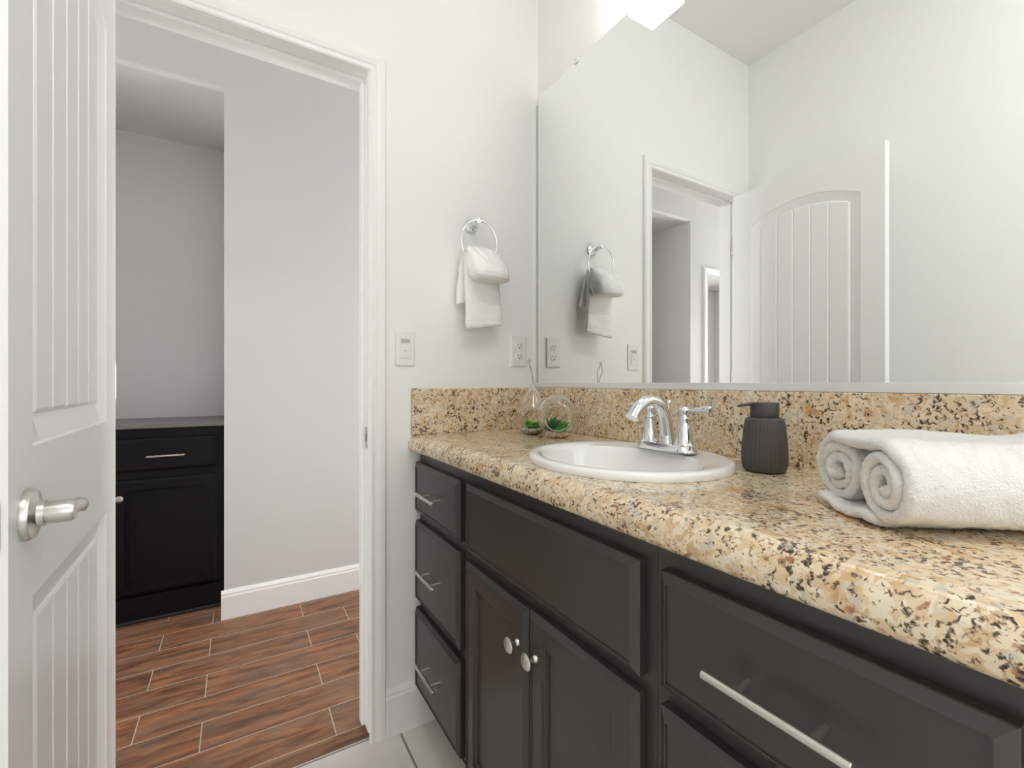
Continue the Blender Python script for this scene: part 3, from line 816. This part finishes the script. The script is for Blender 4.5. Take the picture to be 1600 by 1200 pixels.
def superloft(bm, secs, seg=40, e=2.6):
    """secs: (z, cx, cy, rx, ry [,tilt])"""
    rings = []
    for sct in secs:
        z, cx_, cy_, rx, ry = sct[:5]; tl = sct[5] if len(sct) > 5 else 0; rot = sct[6] if len(sct) > 6 else 0
        R = []
        for i in range(seg):
            t = 2*PI*i/seg; c, s = math.cos(t), math.sin(t)
            x = rx*math.copysign(abs(c)**(2/e), c); y = ry*math.copysign(abs(s)**(2/e), s)
            x, y = x*math.cos(rot)-y*math.sin(rot), x*math.sin(rot)+y*math.cos(rot)
            R.append(bm.verts.new(Vector((cx_+x, cy_+y, z+tl*x))))
        rings.append(R)
    for p, q in zip(rings, rings[1:]):
        for i in range(seg): bm.faces.new((p[i], p[(i+1) % seg], q[(i+1) % seg], q[i]))
    bm.faces.new(rings[0][::-1]); bm.faces.new(rings[-1])

bm = bmesh.new()
# front puff draped over the ring
superloft(bm, [(1.556, .694, 1.362, .042, .010), (1.548, .697, 1.356, .052, .018), (1.528, .700, 1.342, .057, .032), (1.503, .702, 1.328, .062, .041), (1.478, .704, 1.316, .067, .046, -.03), (1.460, .705, 1.310, .068, .046, -.05), (1.446, .706, 1.308, .065, .040, -.06), (1.438, .707, 1.308, .054, .028, -.06)], e=2.9)
# main hanging panel
superloft(bm, [(1.56, .698, 1.372, .045, .010), (1.52, .700, 1.366, .060, .014), (1.44, .703, 1.362, .064, .012), (1.36, .706, 1.360, .066, .011, .0), (1.302, .710, 1.358, .068, .0115, .12), (1.293, .710, 1.358, .066, .008, .12)], e=5)
# back flap
superloft(bm, [(1.56, .696, 1.385, .045, .010), (1.50, .696, 1.395, .060, .010), (1.43, .698, 1.399, .072, .010, .12), (1.395, .700, 1.400, .076, .010, .25), (1.387, .700, 1.400, .074, .007, .25)], e=5)
def tdisp(p, n):
    k = noise.noise(p*38)*.0022+noise.noise(p*14+Vector((3, 1, 7)))*.0035+noise.noise(p*260)*.0007
    if p.z < 1.42 and p.y < 1.365:
        zz = p.z-.10*(p.x-.697)*max(0, (1.36-p.z)/.07) if p.z < 1.36 else p.z
        for c, a, s in ((1.372, .0022, .0018), (1.311, .0026, .0018), (1.318, .0012, .0016)):
            k -= a*math.exp(-((zz-c)/s)**2)
        k += .004*math.sin((p.x*30+p.z*55))*max(0, min(1, (1.40-p.z)/.04))*.5
    if p.y < 1.35 and p.z > 1.44 and p.x < .70:      # fold crease at upper left of the puff
        k -= .006*math.exp(-((p.x-(.672-(p.z-1.53)*.3))/.004)**2)*max(0, min(1, (p.z-1.49)/.03))
    return n*k
fuse(bm, 'hand_towel', M_TOWELH, .0027, 'white hand towel folded through the chrome towel ring', 'towel', 4, tdisp)

# ---------------------------------------------------------------- rolled bath towel on the counter
def rolled_towel():
    R0 = .0445; F = Vector((0, 0)); pitch = .0142; turns = 2.6
    Ca = (.0310, .0515); Cb = (.1290, .0525)
    path = []
    N = 130
    r1 = .040; r0 = max(.006, r1-pitch*turns)
    for i in range(N):          # front roll, inside -> outside, ending at the top
        t = i/(N-1); ang = PI/2+(1-t)*turns*2*PI; r = r0+(r1-r0)*t
        path.append((Ca[0]+r*math.cos(ang), Ca[1]+r*math.sin(ang)*1.08))
    for i in range(1, 12):
        t = i/12; path.append((Ca[0]+(Cb[0]-Ca[0])*t, Ca[1]+r1*1.08-.004*math.sin(PI*t)))
    for i in range(N):
        t = i/(N-1); ang = PI/2-t*turns*2*PI; r = r1+(r0-r1)*t
        path.append((Cb[0]+r*1.17*math.cos(ang), Cb[1]+r*math.sin(ang)*1.08))
    A = Vector((.600, .200, 0)); E = Vector((.60, .80, 0)); X = Vector((.80, -.60, 0))
    Lx = .285; half = .0072
    M = 46; prof = []
    for i in range(M+1): prof.append((.008+(Lx-.016)*i/M, 1))
    for k in range(1, 6): a = PI/2-k/6*PI; prof.append((Lx-.008+.008*math.cos(a), math.sin(a)))
    for i in range(M, -1, -1): prof.append((.008+(Lx-.016)*i/M, -1))
    for k in range(1, 6): a = -PI/2-k/6*PI; prof.append((.008+.008*math.cos(a), math.sin(a)))
    bm = bmesh.new(); rings = []
    n = len(path)
    for i, (a, z) in enumerate(path):
        p0 = Vector(path[max(0, i-1)]); p1 = Vector(path[min(n-1, i+1)]); tg = (p1-p0).normalized(); nr = Vector((-tg.y, tg.x))
        hh = half*(.55 if i in (0, n-1) else 1)
        jut = .010*noise.noise(Vector((i*.021, 3.1, 0)))+.004*noise.noise(Vector((i*.09, 1, 5)))
        if i > 141: jut += .008
        ring = []
        for (l, s) in prof:
            q = Vector((a, z))+nr*hh*s
            zz = q.y
            sag = 1-.055*math.exp(-((l-.20)/.05)**2)-.03*noise.noise(Vector((l*9, q.x*9, 2)))
            zz = max(.0016, .0016+(zz)*sag)
            w3 = A+E*(q.x+.004*noise.noise(Vector((l*12, q.x*8, z*10))))+X*(l+jut*(1-l/Lx))
            P = Vector((w3.x, w3.y, CZ+zz))
            ring.append(P)
        rings.append(ring)
    flap = []
    for i in range(40):
        t = i/39; a = .038+.118*t; z = .0085+.0025*math.sin(t*9)+.004*max(0, t-.7)
        ring = []
        hh = .0070*(.5 if i in (0, 39) else 1)
        for (l, s) in prof:
            jut = -.001-.006*math.sin(PI*min(1, t*1.1))+.004*noise.noise(Vector((t*5, 8, 1)))
            w3 = A+E*(a+.003*noise.noise(Vector((l*14, t*3, 4))))+X*(l+jut*(1-l/Lx))
            ring.append(Vector((w3.x, w3.y, CZ+max(.0016, z+hh*s))))
        flap.append(ring)
    m_ = len(prof)
    for RR in (rings, flap):
        V = [[bm.verts.new(p) for p in R] for R in RR]
        for p, q in zip(V, V[1:]):
            for i in range(m_): bm.faces.new((p[i], p[(i+1) % m_], q[(i+1) % m_], q[i]))
        bm.faces.new(V[0][::-1]); bm.faces.new(V[-1])
    # filler cloth layer that drapes between the two rolls underneath
    o = finish('rolled_bath_towel', bm, M_TOWEL, origin=(.78, .22, CZ))
    s = o.modifiers.new('s', 'SUBSURF'); s.levels = 1; s.render_levels = 1
    evaluated(o)
    me = o.data; no = [v.normal.copy() for v in me.vertices]
    for v, nn in zip(me.vertices, no):
        c = v.co
        v.co = c+nn*(noise.noise(c*650)*.0011+noise.noise(c*300)*.0011+noise.noise(c*60)*.0014)
        if v.co.z < .0012: v.co.z = .0012
    for p in me.polygons: p.use_smooth = True
    return tag(o, 'fluffy white bath towel rolled up on the granite countertop', 'towel')
rolled_towel()

# ---------------------------------------------------------------- soap dispenser
DXc, DYc = .850, .4895
sd = root('soap_dispenser', (DXc, DYc, CZ), 'dark grey ribbed soap dispenser with pump on countertop', 'soap dispenser')
bm = bmesh.new()
prof = [(0, .0004), (.030, .0004), (.0345, .003), (.0375, .008), (.0390, .016), (.0395, .027), (.0390, .042), (.0375, .062), (.0352, .082), (.0335, .094), (.0320, .0985), (.0295, .1010), (.0255, .1025), (0, .1025)]
def ribs(t, h):
    k = max(0, min(1, (h-.006)/.010))*max(0, min(1, (.099-h)/.006))
    return 1-.026*k*(.5-.5*math.cos(t*34))**2
pp = []
for (a, b) in zip(prof, prof[1:]):
    for k in range(3): pp.append((a[0]+(b[0]-a[0])*k/3, a[1]+(b[1]-a[1])*k/3))
pp.append(prof[-1])
lathe(bm, pp, (DXc, DYc, CZ), (0, 0, 1), 320, rfun=ribs)
finish('bottle', bm, M_SOAP, sd, angle=60)
bm = bmesh.new(); lathe(bm, [(0, .1027), (.0243, .1027), (.0245, .1035), (.0245, .129), (.0238, .1300), (0, .1302)], (DXc, DYc, CZ), (0, 0, 1), 48)
pm = finish('pump_head', bm, M_PUMP, sd, angle=40)
bm = bmesh.new()
dirv = Vector((-.80, .60, 0)).normalized()
c0 = Vector((DXc, DYc, CZ+.1265))
pts = [c0+dirv*.012, c0+dirv*.026+Vector((0, 0, .0005)), c0+dirv*.038+Vector((0, 0, -.0015)), c0+dirv*.047+Vector((0, 0, -.0035)), c0+dirv*.0485+Vector((0, 0, -.0042))]
tube(bm, pts, [.0110, .0088, .0075, .0060, .0045], 16, flat=(1.0, .36, (0, 0, 1)))
finish('spout', bm, M_PUMP, pm)

# ---------------------------------------------------------------- glass terrariums
def leaf(bm, base, tip, wid, curve=.004, seg=8):
    base, tip = Vector(base), Vector(tip); d = tip-base; up = Vector((0, 0, 1))
    pts = [base+d*t+up*curve*math.sin(PI*t) for t in [i/5 for i in range(6)]]
    rad = [wid*.7, wid, wid*.95, wid*.75, wid*.45, wid*.06]
    tube(bm, pts, rad, seg, flat=(1, .45, (0, .01, 1)))
def succulent(c, n, L, up, wid, seed, dark=False):
    rnd = random.Random(seed); bm = bmesh.new(); c = Vector(c)
    for layer, (el, ll) in enumerate(((.35, 1), (.75, .95), (1.15, .8), (1.45, .7))):
        for i in range(n-layer):
            a = 2*PI*i/(n-layer)+layer*.5+rnd.uniform(-.15, .15); e = el+rnd.uniform(-.1, .1)
            le = L*ll*rnd.uniform(.85, 1.1)
            leaf(bm, c+Vector((math.cos(a)*.001, math.sin(a)*.001, 0)), c+Vector((math.cos(a)*math.cos(e)*le, math.sin(a)*math.cos(e)*le, math.sin(e)*le*up)), wid)
    return bm
def shell(profile, th, center, hole_dir, hole_cos, sx, sz, z_shift=0, seg=64):
    """surface of revolution with a round mouth cut out, given real wall thickness"""
    bm = bmesh.new(); c = Vector(center)
    lathe(bm, profile, c, (0, 0, 1), seg)
    return bm
def terrarium(name, cx_, cy_, prof, mouth_c, mouth_r, label, hook):
    r = root(name, (cx_, cy_, CZ), label, 'terrarium')
    bm = bmesh.new(); lathe(bm, prof, (cx_, cy_, CZ), (0, 0, 1), 72)
    # round mouth facing the room: bisect by deleting faces inside a cylinder, snapping its rim
    mdir = Vector((-cx_, -cy_, 0)).normalized(); ma = Vector((0, 0, 1)); mb = mdir.cross(ma)
    mc = Vector(mouth_c)
    g = finish('glass_bowl', bm, M_CLEAR, r)
    cb = bmesh.new(); lathe(cb, [(mouth_r, 0), (mouth_r, .12)], mc, mdir, 56)
    # shell first (solidify), then cut the mouth through one side
    s = g.modifiers.new('t', 'SOLIDIFY'); s.thickness = .0028; s.offset = -1
    evaluated(g)
    cut = finish('cutter', cb, M_CLEAR)
    md = g.modifiers.new('c', 'BOOLEAN'); md.operation = 'DIFFERENCE'; md.object = cut; md.solver = 'EXACT'
    evaluated(g); bpy.data.objects.remove(cut)
    for p in g.data.polygons: p.use_smooth = True
    try: g.data.set_sharp_from_angle(angle=math.radians(40))
    except Exception: pass
    # thick polished lip round the mouth
    rr = mouth_r; off = .0
    bm = bmesh.new(); best = max((v.co-(mc-Vector((cx_, cy_, CZ)))).dot(mdir) for v in g.data.vertices if abs(((v.co-(mc-Vector((cx_, cy_, CZ))))-mdir*(v.co-(mc-Vector((cx_, cy_, CZ)))).dot(mdir)).length-rr) < .0015 and (v.co-(mc-Vector((cx_, cy_, CZ)))).dot(mdir) > 0)
    ring_torus(bm, mc+mdir*(best-.001), rr, .0014, mb, ma, 56, 8)
    lp_ = finish('mouth_lip', bm, M_LIP, r)
    return r, g
# globe
GX, GY = .833, 1.118
def globe_prof(rx, rz, zb=.0005):
    P = []; n = 28
    for i in range(n+1):
        t = -PI/2+PI*i/n
        P.append((max(0, rx*math.cos(t)), zb+rz+rz*math.sin(t)))
    # flat foot
    Q = [(0, zb)]+[(a, max(zb, b)) for a, b in P[3:]]
    Q[1] = (Q[1][0], zb)
    Q = Q[:-2]+[(.006, 2*rz+zb-.0008), (.0045, 2*rz+zb+.004), (0, 2*rz+zb+.0055)]
    return Q
rG, gG = terrarium('glass_terrarium', GX, GY, globe_prof(.0605, .0645), (GX-.002, GY-.006, CZ+.062), .0375, 'round clear glass globe terrarium with succulent, beside the basin', True)
bm = bmesh.new(); ring_torus(bm, (GX, GY, CZ+.1385), 1, .0015, (.005, 0, 0), (0, 0, .0055), 24, 8); finish('hanging_loop', bm, M_CLEAR, rG)
def gravel(parent, cx_, cy_, R, h, z0, seed):
    bm = bmesh.new(); rnd = random.Random(seed)
    lathe(bm, [(0, z0), (R*.62, z0+.0005), (R*.86, z0+h*.55), (R*.93, z0+h), (R*.5, z0+h*1.1), (0, z0+h*1.15)], (cx_, cy_, CZ), (0, 0, 1), 24)
    for k in range(150):
        a = rnd.uniform(0, 2*PI); q = R*.86*math.sqrt(rnd.random()); s = rnd.uniform(.0018, .0042)
        t = bmesh.new(); bmesh.ops.create_icosphere(t, subdivisions=1, radius=s)
        for v in t.verts: v.co = Vector((v.co.x*rnd.uniform(.8, 1.3), v.co.y*rnd.uniform(.8, 1.3), v.co.z*.8))+Vector((cx_+q*math.cos(a), cy_+q*math.sin(a), CZ+z0+h*1.05+rnd.uniform(0, .002)))
        merge(bm, t)
    o = finish('gravel', bm, M_GRAV, parent); o['kind'] = 'stuff'; return o
gravel(rG, GX, GY, .047, .013, .0035, 3)
dv = Vector((-GX, -GY, 0)).normalized(); rt_ = Vector((.857, -.516, 0))
p = Vector((GX, GY, CZ+.018))
finish('succulent', succulent(p+rt_*-.010+dv*.004, 10, .042, 1.5, .0050, 1), M_LEAFD, rG)
finish('succulent', succulent(p+rt_*.018+dv*.000, 9, .032, 1.4, .0054, 2), M_LEAF, rG)
finish('succulent', succulent(p+rt_*.006+dv*.022, 8, .022, 1.0, .0056, 5), M_LEAF, rG)
finish('succulent', succulent(p+rt_*-.026+dv*-.006, 8, .026, 1.4, .0048, 8), M_LEAFY, rG)
# teardrop
TX, TY = .822, 1.235
prof = [(0, .0005), (.018, .0005), (.032, .006), (.043, .017), (.0495, .032), (.0510, .048), (.0490, .064), (.0440, .080), (.0370, .096), (.0290, .112), (.0210, .128), (.0135, .142), (.0080, .152), (.0050, .160), (.0035, .166), (0, .167)]
def smooth_prof(P, n=4):
    q = catmull([Vector((a, b, 0)) for a, b in P], n); return [(max(0, v.x), v.y) for v in q]
rT, gT = terrarium('glass_terrarium', TX, TY, [(0, .0005)]+smooth_prof(prof[1:-1])+[(0, .167)], (TX-.002, TY-.005, CZ+.050), .032, 'teardrop clear glass terrarium with cord, behind the round globe', True)
gravel(rT, TX, TY, .040, .012, .004, 4)
dv = Vector((-TX, -TY, 0)).normalized(); p = Vector((TX, TY, CZ+.017))
finish('succulent', succulent(p+rt_*-.008+dv*.006, 10, .033, 1.1, .0060, 11), M_LEAF, rT)
finish('succulent', succulent(p+rt_*.014, 8, .026, 1.1, .0054, 12), M_LEAF, rT)
bm = bmesh.new()
ap = Vector((TX, TY, CZ+.160)); tp = ap+Vector((-.012, .003, .074))
for s in (-1, 1):
    tube(bm, catmull([ap+Vector((.003, 0, -.008)), ap+Vector((.001+s*.003, .002*s, .02)), ap+Vector((-.006+s*.004, .008*s, .05)), tp], 6), .00105, 8)
ring_torus(bm, tp+Vector((0, 0, .003)), 1, .0013, (.0045, 0, 0), (0, 0, .004), 20, 8)
finish('hanging_cord', bm, M_CORD, rT)

# ---------------------------------------------------------------- lamps
vl = root('vanity_light', (XW, .687, 2.36), 'chrome vanity light bar with square lit glass shades above mirror', 'wall light')
bm = B(XW-.022, XW-.0005, .43, .945, 2.375, 2.435, bev=.004); finish('back_plate', bm, M_CHROME, vl, smooth=False)
for yc in (.927, .687, .447):
    bm = bmesh.new()
    tube(bm, [(XW-.02, yc, 2.405), (XW-.094, yc, 2.405)], .009, 14); tube(bm, [(XW-.094, yc, 2.41), (XW-.094, yc, 2.352)], .022, 20)
    ar = finish('lamp_arm', bm, M_CHROME, vl)
    bm = B(.825, .9305, yc-.060, yc+.060, 2.200, 2.352, bev=.004)
    finish('lamp_shade', bm, M_GLOW, ar, smooth=False)['label'] = 'glowing white glass shade'
def dome(name, x, y, m, label, R=.17):
    r = root(name, (x, y, ZC), label, 'added ceiling light')
    bm = bmesh.new(); lathe(bm, [(0, 0), (R+.012, 0), (R+.012, -.022), (R, -.024), (0, -.024)], (x, y, ZC-.0005), (0, 0, 1), 40); finish('rim', bm, M_NICK, r)
    bm = bmesh.new(); lathe(bm, [(R*.98, -.0245), (R*.93, -.045), (R*.75, -.068), (R*.45, -.082), (0, -.088)], (x, y, ZC), (0, 0, 1), 40); finish('dome', bm, m, r)
dome('fill_ceiling_light', .22, -.20, M_GLOWC, 'round flush ceiling fill light added out of view in the bathroom', .22)  # added lamp, out of view, brightens the whole bathroom
